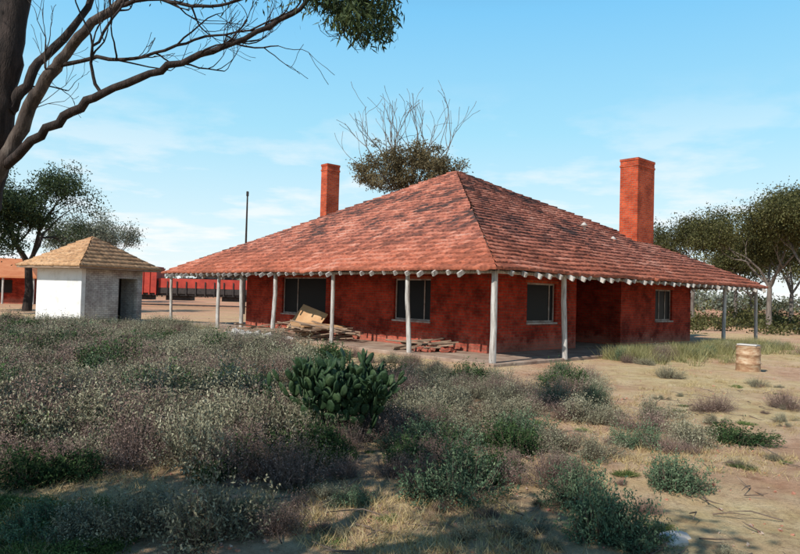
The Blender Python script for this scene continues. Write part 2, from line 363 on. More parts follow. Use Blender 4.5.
win_y(x0,4.1,5.8,.88,2.2,[4.45]); win_y(x0,9.6,12.6,.82,2.25,[11.6])
sw((fr,gl),lambda:win_y(y0,3.7,5.2,.95,2.15,[4.95])); sw((fr,gl),lambda:win_y(y0,11.75,13.15,.95,2.15,[12.2,12.7]))
boxes("window_frames",fr,M_frame,H); boxes("window_glass",gl,M_glass,H)
boxes("window_heads",[((x0-.012,4.0,2.2),(x0-.002,5.9,2.29)),((x0-.012,9.5,2.25),(x0-.002,12.7,2.34)),((3.6,y0-.012,2.15),(5.3,y0-.002,2.24)),((11.65,y0-.012,2.15),(13.25,y0-.002,2.24))],M_chim,H)
boxes("veranda_floor",[((-.12,-.12,-.1),(WX+.1,y0-.003,.09)),((-.12,y0,-.1),(x0-.003,WY+.1,.09)),((x0,y1+.003,-.1),(WX+.1,WY+.1,.09)),((x1+.003,y0,-.1),(WX+.1,y1,.09)),((6.36,y0+.001,-.1),(9.19,y0+2.99,.085))],M_conc,H,bevel=.02)
posts=[(0,0),(0,3.11),(0,6.59),(0,10.04),(0,12.5),(0,14.35),(0,19.05),(2.93,0),(13.67,0),(16.85,0),(16.85,4.5),(16.85,9),(16.85,14),(16.85,19.05),(5,19.05),(10,19.05)]
V=[];Fs=[]
for i,(x,y) in enumerate(posts):
    s_=random.uniform(.062,.078)*(1.12 if i==0 else 1)
    dx,dy=random.uniform(-.08,.08),random.uniform(-.08,.08)
    tube([Vector((x+dx,y+dy,.05)),Vector((x+dx*.5+random.uniform(-.02,.02),y+dy*.5,.9)),Vector((x+random.uniform(-.02,.02),y,1.6)),Vector((x,y,2.32))],[s_*1.1,s_*.97,s_*1.0,s_*.92],10,V,Fs)
link("veranda_posts",npmesh("posts",[tuple(v) for v in V],Fs),M_white,H,smooth=True)
bm=.05
boxes("veranda_beams",[((-bm,-bm,2.27),(WX+bm,bm,2.39)),((-bm,bm+.002,2.268),(bm,WY-bm-.002,2.388)),((WX-bm,bm+.002,2.268),(WX+bm,WY-bm-.002,2.388)),((-bm,WY-bm,2.27),(WX+bm,WY+bm,2.39))],M_white,H,bevel=.008)
rb=[]
sx=(AP[2]-ZE)/(AP[0]+EO); sy=(AP[2]-ZE)/(AP[1]+EO)
def rafter(p,dirv,slope,ln):
    ang=math.atan(slope); a=math.atan2(dirv[1],dirv[0])
    rot=Matrix.Rotation(a,3,'Z')@Matrix.Rotation(-ang,3,'Y')
    ex=random.uniform(-.02,.14)
    c=Vector(p)+rot@Vector(((ln-ex)/2,0,0))
    h=.058; rb.append(((c.x-ln/2-ex/2,c.y-.032,c.z-h),(c.x+ln/2+ex/2,c.y+.032,c.z+h),rot))
k=.25
while k<WY: 
    rafter((-EO,k,ZE-.09),(1,0),sx,min(2.4,.5+min(k,WY-k))); rafter((WX+EO,k,ZE-.09),(-1,0),sx,min(2.4,.5+min(k,WY-k))); k+=.50+random.uniform(-.05,.05)
k=.25
while k<WX:
    rafter((k,-EO,ZE-.09),(0,1),sy,min(2.4,.5+min(k,WX-k))); rafter((k,WY+EO,ZE-.09),(0,-1),sy,min(2.4,.5+min(k,WX-k))); k+=.50+random.uniform(-.05,.05)
boxes("rafters",rb,M_white,H)
def to_h(p): d=p-HO; return Vector((d.x*HC+d.y*HS,-d.x*HS+d.y*HC,p.z))
def chimney(name,c,wx,wy,z0,z1):
    a,b_=c.x,c.y
    def bx(e,za,zb): return ((a-wx/2-e,b_-wy/2-e,za),(a+wx/2+e,b_+wy/2+e,zb))
    boxes(name,[bx(0,z0,z1-.34),bx(.022,z1-.34,z1-.26),bx(.0,z1-.26,z1-.1),bx(.02,z1-.1,z1)],M_chim,H)
    boxes(name+"_flues",[((a-wx/2+.2,b_-wy/2+.2,z1-.02),(a-.06,b_+wy/2-.2,z1+.004)),((a+.06,b_-wy/2+.2,z1-.02),(a+wx/2-.2,b_+wy/2-.2,z1+.004))],M_dark,H)
cr=to_h(W(637,200,27.6)); cl=to_h(W(330,190,32))
chimney("chimney",cr,1.4,.8,3.2,W(637,161,27.6).z)
chimney("small_chimney",cl,.74,.50,3.2,W(330,165,32).z)
V=[];Fs=[]
for u,v,y in ((584,229,25.0),(613,243,25.2)):
    p=to_h(W(u,v,y)); tube([p+Vector((0,0,-.6)),p+Vector((0,0,.12)),p+Vector((0,0,.13)),p+Vector((0,0,.25))],[.06,.06,.15,.03],10,V,Fs)
link("roof_vents",npmesh("roof_vents",[tuple(v) for v in V],Fs),M_rubble,H)
# ------------------------------------------------------------ shed
ang=math.atan2(-.436,.9)
SH=empty("brick_shed",(-13.6,28,0),ang)
e=.62; sc=[(-2.9-e,-e,2.52),(e,-e,2.52),(e,3.3+e,2.52),(-2.9-e,3.3+e,2.52)]
make_roof("shed_roof",sc,(-1.45,1.65,3.95),M_tan,SH,course=.3,per=.25,lift=.03,sag=.02)
hips("shed_hips",sc,(-1.45,1.65,3.95),M_hip,SH,r=.09)
boxes("shed_soffit",[((-2.9-e+.04,-e+.04,2.42),(e-.04,3.3+e-.04,2.515))],M_wood,SH)
boxes("shed_front_wall",[((-2.9,0,-.1),(-.0,.2,2.417))],M_render,SH)
boxes("shed_side_walls",[((-.2,.203,-.1),(-.003,1.95,2.416)),((-.2,1.95,2.05),(-.003,3.0,2.416)),((-.2,3.0,-.1),(-.003,3.3,2.416)),((-2.9,.203,-.1),(-2.7,3.3,2.416)),((-2.7,3.1,-.1),(-.2,3.3,2.416))],M_shedbrick,SH)
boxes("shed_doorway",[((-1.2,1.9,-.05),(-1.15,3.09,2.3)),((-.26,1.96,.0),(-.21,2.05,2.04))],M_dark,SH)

# ------------------------------------------------------------ loose items at house
def tilted(cx,cy,cz,sx_,sy_,sz_,rx,ry,rz):
    rot=(Matrix.Rotation(rz,3,'Z')@Matrix.Rotation(ry,3,'Y')@Matrix.Rotation(rx,3,'X'))
    return ((cx-sx_/2,cy-sy_/2,cz-sz_/2),(cx+sx_/2,cy+sy_/2,cz+sz_/2),rot)
o=empty("timber_boards"); B=[]
p=hw(1.1,9.6); B.append(tilted(p.x,p.y,.62,1.3,.03,1.1,-.6,.25,HA-1.4))
p=hw(.9,8.6); B.append(tilted(p.x,p.y,.52,1.9,.9,.03,.1,.05,.2))
boxes("sheets",B,M_board,o)
B=[]
p=hw(.6,8.0); B.append(tilted(p.x,p.y,.40,2.1,.5,.03,-.12,-.08,-.3))
for i in range(26):
    p=hw(random.uniform(-.1,1.3),random.uniform(6.6,11.2)); B.append(tilted(p.x,p.y,.13+random.random()*.42,random.uniform(1,2.4),random.uniform(.06,.15),.035,random.uniform(-.2,.2),random.uniform(-.22,.22),random.uniform(-.7,.9)))
boxes("planks",B,M_wood,o)
boxes("legs",[tilted(hw(.9,8.6).x+dx,hw(.9,8.6).y+dy,.28,.07,.07,.45,0,0,0) for dx in(-.7,.7) for dy in(-.35,.35)],M_wood,o)
def pile(name,c,rx,ry,hh,n,size,mat,par=None,ratio=(1,.5,.36)):
    B=[]
    for i in range(n):
        a=random.random()*6.28; r=math.sqrt(random.random()); x=math.cos(a)*r*rx; y=math.sin(a)*r*ry
        z=max(.02,hh*(1-r)*random.random()); s_=size*random.uniform(.6,1.2)
        B.append(tilted(c.x+x,c.y+y,c.z+z+s_*.15,s_*ratio[0],s_*ratio[1],s_*ratio[2],random.uniform(-.5,.5),random.uniform(-.5,.5),random.random()*3))
    return boxes(name,B,mat,par,jit=size*.04)
pile("brick_pile",hw(.9,3.0,.1),.7,.4,.2,60,.2,M_brick)
B=[]
for i in range(16):
    p=hw(.9+random.uniform(-.4,.4),3.3+random.uniform(-.6,.6)); B.append(tilted(p.x,p.y,.16+random.random()*.2,random.uniform(.6,1.3),.12,.04,random.uniform(-.2,.2),random.uniform(-.2,.2),random.uniform(-.5,.9)))
boxes("timber_offcuts",B,M_wood)
pile("rubble_pile",hw(-1.6,9.6,0),1.8,1.1,.34,220,.24,M_rubble,ratio=(1,.7,.5))
P_=empty("rusty_drum",(8.75,16.4,0),.5)
V=[];Fs=[]
tube([Vector((0,0,z)) for z in (-.02,0,.02,.2,.22,.24,.42,.44,.46,.62,.64,.65,.62,.615)],[.02,.28,.285,.275,.295,.275,.275,.295,.275,.275,.29,.28,.265,.01],22,V,Fs)
dr_=link("drum_body",npmesh("drum",[tuple(v) for v in V],Fs),M_rust,P_)
boxes("foot_slab",[((-.33,-.33,-.06),(.33,.33,-.012))],M_conc,P_)
boxes("lid_board",[tilted(.02,.01,.672,.5,.44,.03,.02,.03,.4)],M_rubble,P_)

# ------------------------------------------------------------ freight wagons, pole, far building
M_red=noisemat("red_oxide_paint",[(.28,.03,.02),(.52,.06,.035)],1.5,.6)
M_iron=noisemat("dark_iron",[(.02,.017,.015),(.06,.045,.04)],4,.6)
def wagon(x,y,rz,ln,h,closed):
    o=empty("freight_wagon",(x,y,0),rz); hl=ln/2
    boxes("underframe",[((-hl,-1.1,.95),(hl,1.1,1.15)),((-hl-.4,-.15,.9),(hl+.4,.15,1.1)),((-hl+.6,-.7,.5),(-hl+3,.7,.9)),((hl-3,-.7,.5),(hl-.6,.7,.9))],M_iron,o)
    if closed:
        boxes("van_body",[((-hl,-1.25,1.153),(hl,1.25,h-.25)),((-hl-.05,-1.3,h-.247),(hl+.05,1.3,h-.1)),((-hl,-1.0,h-.1),(hl,1.0,h))],M_red,o,bevel=.03)
    else:
        boxes("open_body",[((-hl,-1.25,1.7),(hl,-1.17,h)),((-hl,1.17,1.153),(hl,1.25,h)),((-hl,-1.17,1.153),(-hl+.08,1.17,h)),((hl-.08,-1.17,1.153),(hl,1.17,h))],M_red,o)
        boxes("dark_lower_doors",[((-hl+.082,-1.24,1.153),(hl-.082,-1.18,1.697)),((-hl+.08,-1.17,1.153),(hl-.08,1.17,1.25))],M_iron,o)
        ld=[tilted(random.uniform(-hl+.6,hl-.6),random.uniform(-.7,.7),h-.1+random.uniform(-.3,.25),random.uniform(.5,1.5),random.uniform(.4,1),random.uniform(.3,.6),random.uniform(-.3,.3),random.uniform(-.3,.3),random.uniform(-1,1)) for _ in range(12)]
        boxes("scrap_load",ld,M_iron,o)
    st=[]
    k=-hl
    while k<=hl+.01: st.append(((k-.05,-1.33,1.0),(k+.05,-1.253,h-.28))); k+=ln/10
    boxes("side_stakes",st,M_iron if not closed else M_red,o)
    V=[];Fs=[]
    for xx in (-hl+1,-hl+2.6,hl-2.6,hl-1):
        for yy in(-.75,.62):
            tube([Vector((xx,yy,.52)),Vector((xx,yy,.52)),Vector((xx,yy+.13,.52)),Vector((xx,yy+.13,.52))],[.02,.45,.45,.02],18,V,Fs)
    link("wheels",npmesh("wheels",[tuple(v) for v in V],Fs),M_iron,o)
wy=64
wagon(W(128,290,wy).x,wy,.03,6.2,3.7,True)
wagon(W(207,290,wy).x,wy+.5,.03,9.0,2.6,False)
wagon(W(300,290,wy).x,wy+1,.03,9.0,2.6,False)
ro=empty("railway_track",(0,wy,0),.03)
boxes("rails",[((-80,-.57,.0),(40,-.5,.1)),((-80,.5,.0),(40,.57,.1))],M_iron,ro)
boxes("sleepers",[((k*.7-.12,-1.1,-.05),(k*.7+.12,1.1,.02)) for k in range(-114,57)],M_wood,ro)
V=[];Fs=[]; p=W(245,270,46); po=empty("utility_pole",(p.x,p.y,0)); top=W(245,192,46).z
tube([Vector((0,0,-.2)),Vector((0,0,top*.6)),Vector((0,0,top))],[.10,.07,.05],10,V,Fs)
link("pole",npmesh("pole",[tuple(v) for v in V],Fs),M_bark,po)
boxes("insulator_cap",[((-.08,-.08,top-.3),(.08,.08,top+.05))],M_iron,po,bevel=.03)
p=W(-8,290,55); FB=empty("station_building",(p.x,p.y,0),.1)
boxes("walls",[((-6,0,-.1),(3,5,2.6))],M_brick,FB)
me=D.meshes.new("r"); me.from_pydata([(-7,-1.6,2.3),(4.2,-1.6,2.3),(4.2,6.2,2.5),(-7,6.2,2.5),(-4,2.5,3.9),(1.4,2.5,3.9),(-7,-1.6,2.15),(4.2,-1.6,2.15),(4.2,6.2,2.15),(-7,6.2,2.15)],[],[(0,1,5,4),(1,2,5),(2,3,4,5),(3,0,4),(0,6,7,1),(1,7,8,2)])
link("tin_roof",me,noisemat("rust_roof",[(.42,.13,.05),(.55,.22,.1)],1),FB)
boxes("veranda_posts",[((k-.06,-1.45,0),(k+.06,-1.33,2.2)) for k in (-6,-3.5,-1,1.5,3.9)],M_white,FB)
boxes("door_and_windows",[((-2,-.03,.1),(-1.1,-.003,2.1)),((.2,-.03,.9),(1.6,-.003,2)),((-4.6,-.03,.9),(-3.3,-.003,2))],M_dark,FB)

# ------------------------------------------------------------ trees
def vnoise(s): return Vector((random.gauss(0,s),random.gauss(0,s),random.gauss(0,s)))
def grow(p,d,ln,r,lvl,maxl,V,Fs,tips,spread=.7,upb=.25,minr=.008,nch=(2,4)):
    pts=[p.copy()];n=5; dd=d.normalized()
    for i in range(n):
        dd=(dd+vnoise(.16)+Vector((0,0,upb*.12))).normalized(); pts.append(pts[-1]+dd*ln/n)
    r1=max(minr,r*.55); rad=[r+(r1-r)*i/n for i in range(n+1)]
    tube(pts,rad,8 if r>.06 else (5 if r>.02 else 3),V,Fs)
    if lvl>=maxl-1: tips+= [pts[3],pts[5]]
    if lvl>=maxl: return
    for c in range(random.randint(*nch)):
        k=random.choice((3,4,5)) if c else 5
        nd=(dd+vnoise(spread*.6)); nd.z+=upb*.4
        grow(pts[k],nd.normalized(),ln*random.uniform(.55,.85),rad[k]*.75,lvl+1,maxl,V,Fs,tips,spread,upb,minr,nch)
def leaves(C,n_per,spread,ll,lw,droop=.6,vs=.7,shade=True):
    C=np.array([tuple(c) for c in C]); m_=len(C); 
    cent=np.repeat(C,n_per,0)+rng.normal(0,1,(m_*n_per,3))*np.array([spread,spread,spread*vs])
    k=len(cent); d=rng.normal(0,1,(k,3)); d[:,2]-=droop*1.6; d/=np.linalg.norm(d,axis=1)[:,None]
    s=np.cross(d,rng.normal(0,1,(k,3))); s/=np.linalg.norm(s,axis=1)[:,None]
    L_=ll*rng.uniform(.6,1.3,(k,1)); w_=lw*rng.uniform(.6,1.3,(k,1))
    V=np.stack([cent,cent+d*L_*.5+s*w_*.5,cent+d*L_,cent+d*L_*.5-s*w_*.5],1).reshape(-1,3)
    Fc=np.arange(k*4).reshape(k,4)
    cl=np.repeat(rng.uniform(-.25,.25,m_),n_per); rv=np.clip(.45+cl+rng.normal(0,.2,k),0,1)
    return V,Fc,rv
def tree(name,base,h,crown_r,trunk_r,matb,matl,n_per=90,spread=.5,ll=.22,lw=.1,maxl=4,lean=(0,0),trunk_frac=.35,seed=0,upb=.3,vs=.7,nlimb=4,droop=.5):
    random.seed(seed); o=empty(name,base); V=[];Fs=[];tips=[]
    p=Vector((0,0,-.2)); top=Vector((lean[0],lean[1],h*trunk_frac))
    tube([p,p.lerp(top,.5)+vnoise(.08),top],[trunk_r*1.25,trunk_r,trunk_r*.85],10,V,Fs)
    for i in range(nlimb):
        a=6.28*i/nlimb+random.uniform(-.4,.4); d=Vector((math.cos(a)*crown_r,math.sin(a)*crown_r,h*(1-trunk_frac)*random.uniform(.6,1)))
        grow(top,d.normalized(),d.length*.42,trunk_r*.6,1,maxl,V,Fs,tips,.75,upb)
    link("trunk",npmesh("trunk",[tuple(v) for v in V],Fs),matb,o,smooth=True)
    tips=[t for t in tips if random.random()<.85]
    v,f,r=leaves(tips,n_per,spread,ll,lw,droop,vs); link("foliage",npmesh("foliage",v,f,r),matl,o); return o
p=W(402,290,41); random.seed(5)
o=empty("half_dead_gum_tree",(p.x,41,0)); V=[];Fs=[]
tube([Vector((0,0,-.2)),Vector((.2,0,4)),Vector((0,.1,8))],[.4,.32,.25],10,V,Fs)
for i in range(14):
    a=-.75+1.6*i/13; d=Vector((math.sin(a)*.85,random.uniform(-.4,.4),math.cos(a)))
    grow(Vector((-.8+1.9*i/13,0,8.3)),d,2.85+random.uniform(-.4,.4),.06,1,3,V,Fs,[],.5,.5,.015,(2,3))
for d in ((-1,0,.75),):
    grow(Vector((-1.5,0,8.3)),Vector(d),2.2,.05,1,3,V,Fs,[],.5,.8,.014,(1,2))
link("dead_limbs",npmesh("limbs",[tuple(v) for v in V],Fs),M_barkg,o)
tips=[]
for cx_,cz_,rx_,rz_,k_ in ((-2.3,9.4,.7,.6,26),(-.6,9.9,.9,.75,38),(.9,10.2,.9,.7,42),(2.3,9.7,.75,.65,30),(3.3,9.1,.5,.4,12),(0,8.9,2.2,.5,50)):
    tips+=[Vector((random.gauss(cx_,rx_*.6),random.gauss(0,1.2),random.gauss(cz_,rz_*.6))) for _ in range(k_)]
v,f,r=leaves(tips,105,.24,.16,.07); link("foliage",npmesh("fol",v,f,r),M_leafB,o)
def T(u,y,**k):
    x=(u-400)/F*y; return dict(base=(x,y,0),**k)
rt=dict(matb=M_barkg,matl=M_leafO)
tree("gum_tree",**T(770,44,h=9.9,crown_r=3.0,trunk_r=.17,seed=3,spread=.42,n_per=115,ll=.17,lw=.075,trunk_frac=.28,nlimb=6,**rt))
tree("gum_tree",**T(812,40,h=9.4,crown_r=3.0,trunk_r=.16,seed=8,n_per=100,spread=.42,ll=.17,lw=.075,nlimb=5,**rt))
tree("gum_tree",**T(694,50,h=9.0,crown_r=3.0,trunk_r=.16,seed=12,n_per=80,spread=.45,ll=.19,lw=.08,nlimb=5,**rt))
tree("gum_tree",**T(736,58,h=8.0,crown_r=2.8,trunk_r=.16,seed=15,n_per=75,spread=.5,ll=.2,lw=.09,**rt))
tree("gum_tree",**T(752,64,h=9.0,crown_r=3.2,trunk_r=.16,seed=17,n_per=75,spread=.5,ll=.22,lw=.1,trunk_frac=.25,**rt))
tree("gum_tree",**T(792,52,h=10.2,crown_r=3.2,trunk_r=.16,seed=18,n_per=85,spread=.5,ll=.2,lw=.09,trunk_frac=.25,**rt))
tree("gum_tree",**T(860,55,h=9,crown_r=3.5,trunk_r=.2,seed=19,n_per=50,spread=.5,**rt))
tree("gum_tree",**T(28,41,h=9.4,crown_r=3.4,trunk_r=.25,matb=M_bark,matl=M_leafD,seed=21,n_per=85,spread=.4,ll=.18,lw=.075,trunk_frac=.3))
tree("gum_tree",**T(-20,38,h=9.0,crown_r=3.2,trunk_r=.25,matb=M_bark,matl=M_leafD,seed=25,n_per=75,spread=.4,ll=.18,lw=.075))
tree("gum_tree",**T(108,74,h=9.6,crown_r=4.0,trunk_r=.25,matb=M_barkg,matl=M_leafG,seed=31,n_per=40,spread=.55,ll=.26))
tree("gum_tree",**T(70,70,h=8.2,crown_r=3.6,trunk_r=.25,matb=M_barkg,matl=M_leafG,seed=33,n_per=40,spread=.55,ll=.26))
random.seed(40); tips=[]
for i in range(900):
    a=random.uniform(-.85,.85); y=random.uniform(120,230); x=math.tan(a)*y
    hgt=3.2+3.4*noise.noise(Vector((x*.03,y*.03,2)))+random.random()*1.5
    if noise.noise(Vector((x*.02,y*.05,9)))<-.25: continue
    for k in range(5): tips.append((x+random.gauss(0,1.6),y+random.gauss(0,1),random.uniform(.4,max(1,hgt))))
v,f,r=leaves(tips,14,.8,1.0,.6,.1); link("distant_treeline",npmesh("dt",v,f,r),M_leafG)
random.seed(41); tips=[]
for i in range(150):
    y=random.uniform(36,66); x=y*random.uniform(.42,.75); nv=noise.noise(Vector((x*.2,y*.2,4)))
    if nv<.0: continue
    hh=.4+nv*4.5*random.random()
    for k in range(6): tips.append((x+random.gauss(0,.55),y+random.gauss(0,.55),random.uniform(.1,hh)))
v,f,r=leaves(tips,44,.28,.2,.1,.1); link("background_scrub",npmesh("bs",v,f,r),M_leafO)

# foreground gum on the left
random.seed(9); o=empty("foreground_gum_tree",(0,0,0)); V=[];Fs=[];tips=[];VG=[];FG=[]
def limb(pts,r0,r1,Vx,Fx,sub=4,twigs=0,tl=.9,tm=3,tipl=None,tr=.012):
    P=[W(*q) for q in pts]; Q=[]
    for i in range(len(P)-1):
        a=P[max(i-1,0)];b=P[i];c=P[i+1];d=P[min(i+2,len(P)-1)]
        for k in range(sub):
            t=k/sub; Q.append(.5*((2*b)+(c-a)*t+(2*a-5*b+4*c-d)*t*t+(3*b-a-3*c+d)*t**3)+vnoise(.012))
    Q.append(P[-1]); n=len(Q); tube(Q,[(r0+(r1-r0)*i/(n-1))*random.uniform(.93,1.08) for i in range(n)],10,Vx,Fx)
    for i in range(twigs):
        k=random.randint(n//4,n-1); d=(Q[k]-Q[k-1]).normalized()+vnoise(.45); 
        grow(Q[k],d,tl*random.uniform(.5,1.1),tr,1,tm,Vx,Fx,tipl if tipl is not None else [],.55,random.choice((.3,.8)),.003,(2,3))
    return Q
base=Vector((-5.6,7.2,-.3)); 
u0=W(-25,215,7.1)
tube([base,base.lerp(u0,.5)+Vector((.05,0,.0)),u0],[.30,.25,.23],14,V,Fs)
limb([(-25,215,7.1),(-6,150,7.0),(0,100,7.0),(6,50,7.0),(16,0,7.1),(30,-60,7.2),(40,-110,7.3)],.19,.12,V,Fs,twigs=0)
limb([(-25,215,7.1),(-2,170,6.9),(20,128,6.9),(40,88,6.8),(60,62,6.8),(84,30,6.7),(118,4,6.7),(150,-25,6.8)],.085,.035,VG,FG,twigs=5,tl=.7)
limb([(2,168,6.9),(40,136,6.6),(72,112,6.5),(104,93,6.4),(150,74,6.3),(190,58,6.3),(235,44,6.3),(280,22,6.4),(318,-8,6.5),(350,-40,6.6)],.050,.015,V,Fs,twigs=9,tl=.55)
limb([(55,70,6.8),(90,58,6.7),(125,60,6.5),(165,50,6.5),(205,36,6.6),(250,30,6.6),(300,8,6.7)],.022,.007,V,Fs,twigs=9,tl=.5)
limb([(10,112,7.0),(26,86,7.0),(46,55,7.1),(80,18,7.2),(100,-20,7.3)],.06,.03,V,Fs,twigs=5,tl=.7)
limb([(100,94,6.4),(92,70,6.4),(97,40,6.4),(120,10,6.5),(128,-20,6.6)],.018,.008,V,Fs,twigs=6,tl=.5)
limb([(118,4,6.7),(160,-2,6.6),(200,8,6.5),(240,0,6.5),(262,-20,6.5)],.025,.008,V,Fs,twigs=8,tl=.5)
limb([(16,0,7.1),(40,-20,7.0),(72,-40,6.9)],.08,.05,V,Fs)
cr2=[]
for q in ((34,-60,7.2),(40,-110,7.3),(100,-20,7.3)):
    for k in range(2): 
        d=Vector((random.uniform(-1,.1),random.uniform(-.9,.2),random.uniform(.3,.8))); grow(W(*q),d,1.0,.05,1,3,V,Fs,cr2,.6,.3,.006)
hang=[]
limb([(350,-40,6.6),(362,-15,6.6),(368,10,6.6)],.02,.008,V,Fs,twigs=5,tl=.35,tipl=hang)
limb([(318,-8,6.5),(335,4,6.5),(345,25,6.5)],.015,.007,V,Fs,twigs=5,tl=.3,tipl=hang)
link("dark_trunk_and_limbs",npmesh("t",[tuple(v) for v in V],Fs),M_bark,o,smooth=True)
link("grey_limbs",npmesh("t2",[tuple(v) for v in VG],FG),M_barkm,o,smooth=True)
def hull(u):
    return 40+16*math.exp(-((u-372)/16)**2)-22*math.exp(-((u-318)/16)**2)-30*max(0,(u-385)/18)
hc=[]
while len(hc)<150:
    u=random.uniform(303,394); v=random.uniform(-45,46)
    if v<hull(u)-14 and not(u<325 and v>14): hc.append(W(u,v,random.uniform(6.1,7.0)))
v,f,r=leaves(hc,40,.07,.095,.019,.9); link("hanging_leaves",npmesh("hl",v,f,r),M_leafD,o)
v,f,r=leaves(cr2,45,.25,.11,.022,.8); link("crown_leaves",npmesh("cl",v,f,r),M_leafD,o)
sp=[W(u,vv,6.5) for u,vv in ((205,-12),(230,-8),(262,-6),(285,-4),(190,-14),(150,-16),(300,0),(310,6))]
v,f,r=leaves(sp,26,.12,.09,.018,.9); link("sprays",npmesh("sp",v,f,r),M_leafD,o)
# gums standing beside the photographer (their shade dapples the foreground)
tree("gum_tree",(-5.6,.9,0),5.6,1.5,.2,M_bark,M_leafD,n_per=40,spread=.26,ll=.15,lw=.06,seed=51,maxl=4,trunk_frac=.5)
tree("gum_tree",(-3.4,.9,0),6.0,1.4,.18,M_bark,M_leafD,n_per=40,spread=.26,ll=.15,lw=.06,seed=58,maxl=4,trunk_frac=.6)

# ------------------------------------------------------------ shrubs
def bush_proto(name,ntw,leaf,lw,per,matl,flat=.75,seed=0,wood=.006,lumps=5,start=.35):
    r=np.random.default_rng(seed)
    lc=r.normal(0,.36,(lumps,2)); lh=r.uniform(.55,1.0,lumps); lr=r.uniform(.35,.6,lumps)
    w=r.integers(0,lumps,ntw)
    th=np.arccos(r.uniform(.02,1,ntw)); ph=r.uniform(0,6.283,ntw); rad=r.uniform(.6,1.05,ntw)
    rad*=1+.25*(r.random(ntw)<.12)
    tip=np.stack([lc[w,0]+np.sin(th)*np.cos(ph)*lr[w]*rad, lc[w,1]+np.sin(th)*np.sin(ph)*lr[w]*rad, (np.cos(th)*rad*lh[w])*flat+.05],1)
    bs=np.stack([lc[w,0]*.35+r.normal(0,.06,ntw),lc[w,1]*.35+r.normal(0,.06,ntw),np.full(ntw,-.04)],1)
    mid=(bs+tip)/2+np.stack([(tip[:,0]-bs[:,0])*.18,(tip[:,1]-bs[:,1])*.18,-.06*np.ones(ntw)],1)
    sd_=np.cross(tip-bs,r.normal(0,1,(ntw,3))); sd_/=np.linalg.norm(sd_,axis=1)[:,None]; sd_*=wood
    TV=np.stack([bs-sd_,bs+sd_,mid+sd_*.7,mid-sd_*.7,tip],1).reshape(-1,3); b5=np.arange(ntw)*5
    TF=np.stack([b5,b5+1,b5+2,b5+3],1)
    T3=np.stack([b5+3,b5+2,b5+4],1)
    tt=r.uniform(start,1.03,(ntw,per))[:,:,None]
    P=((1-tt)**2)*bs[:,None]+2*tt*(1-tt)*mid[:,None]+tt**2*tip[:,None]; P=P.reshape(-1,3); k=len(P)
    P+=r.normal(0,.018,(k,3)); d=r.normal(0,1,(k,3)); d+=np.repeat(tip-bs,per,0)*.8; d/=np.linalg.norm(d,axis=1)[:,None]
    s=np.cross(d,r.normal(0,1,(k,3))); s/=np.linalg.norm(s,axis=1)[:,None]
    L_=leaf*r.uniform(.6,1.4,(k,1)); w2=lw*r.uniform(.6,1.3,(k,1))
    LV=np.stack([P,P+d*L_*.5+s*w2*.5,P+d*L_,P+d*L_*.5-s*w2*.5],1).reshape(-1,3); LF=np.arange(k*4).reshape(k,4)
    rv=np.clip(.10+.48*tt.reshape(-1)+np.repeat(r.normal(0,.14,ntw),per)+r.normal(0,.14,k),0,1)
    n0=len(TV)
    allV=np.concatenate([TV,LV]); me=D.meshes.new(name)
    faces=[tuple(x) for x in TF]+[tuple(x) for x in T3]+[tuple(x) for x in (LF+n0)]
    me.from_pydata([tuple(x) for x in allV],[],faces); me.update()
    a=me.attributes.new("rv",'FLOAT','FACE'); a.data.foreach_set("value",np.concatenate([np.full(ntw*2,.4),rv]).astype(np.float32))
    me.materials.append(M_twig); me.materials.append(matl)
    mi=np.ones(len(faces),dtype=np.int32); mi[:ntw*2]=0; me.polygons.foreach_set("material_index",mi); return me
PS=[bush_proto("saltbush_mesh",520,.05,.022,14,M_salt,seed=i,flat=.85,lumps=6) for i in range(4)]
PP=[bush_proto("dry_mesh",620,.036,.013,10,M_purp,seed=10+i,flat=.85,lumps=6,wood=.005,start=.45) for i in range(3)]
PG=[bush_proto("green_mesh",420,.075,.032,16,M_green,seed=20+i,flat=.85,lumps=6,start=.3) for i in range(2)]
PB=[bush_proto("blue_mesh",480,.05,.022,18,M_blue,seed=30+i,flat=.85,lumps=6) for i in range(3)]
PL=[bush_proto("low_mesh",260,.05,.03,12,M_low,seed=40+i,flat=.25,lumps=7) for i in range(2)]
def put(name,protos,x,y,r,h=None,parent=None):
    me=random.choice(protos); o=D.objects.new(name,me); S.collection.objects.link(o)
    o.location=(x,y,gh(x,y)); o.rotation_euler=(random.uniform(-.06,.06),random.uniform(-.06,.06),random.uniform(0,6.28)); o.scale=(r,r*random.uniform(.85,1.15),h or r); 
    if parent: o.parent=parent
    return o
def at(u,v):
    d=R.to_3x3()@Vector((u-400,277-v,-F)); k=-EYE/d.z; return d.x*k,d.y*k
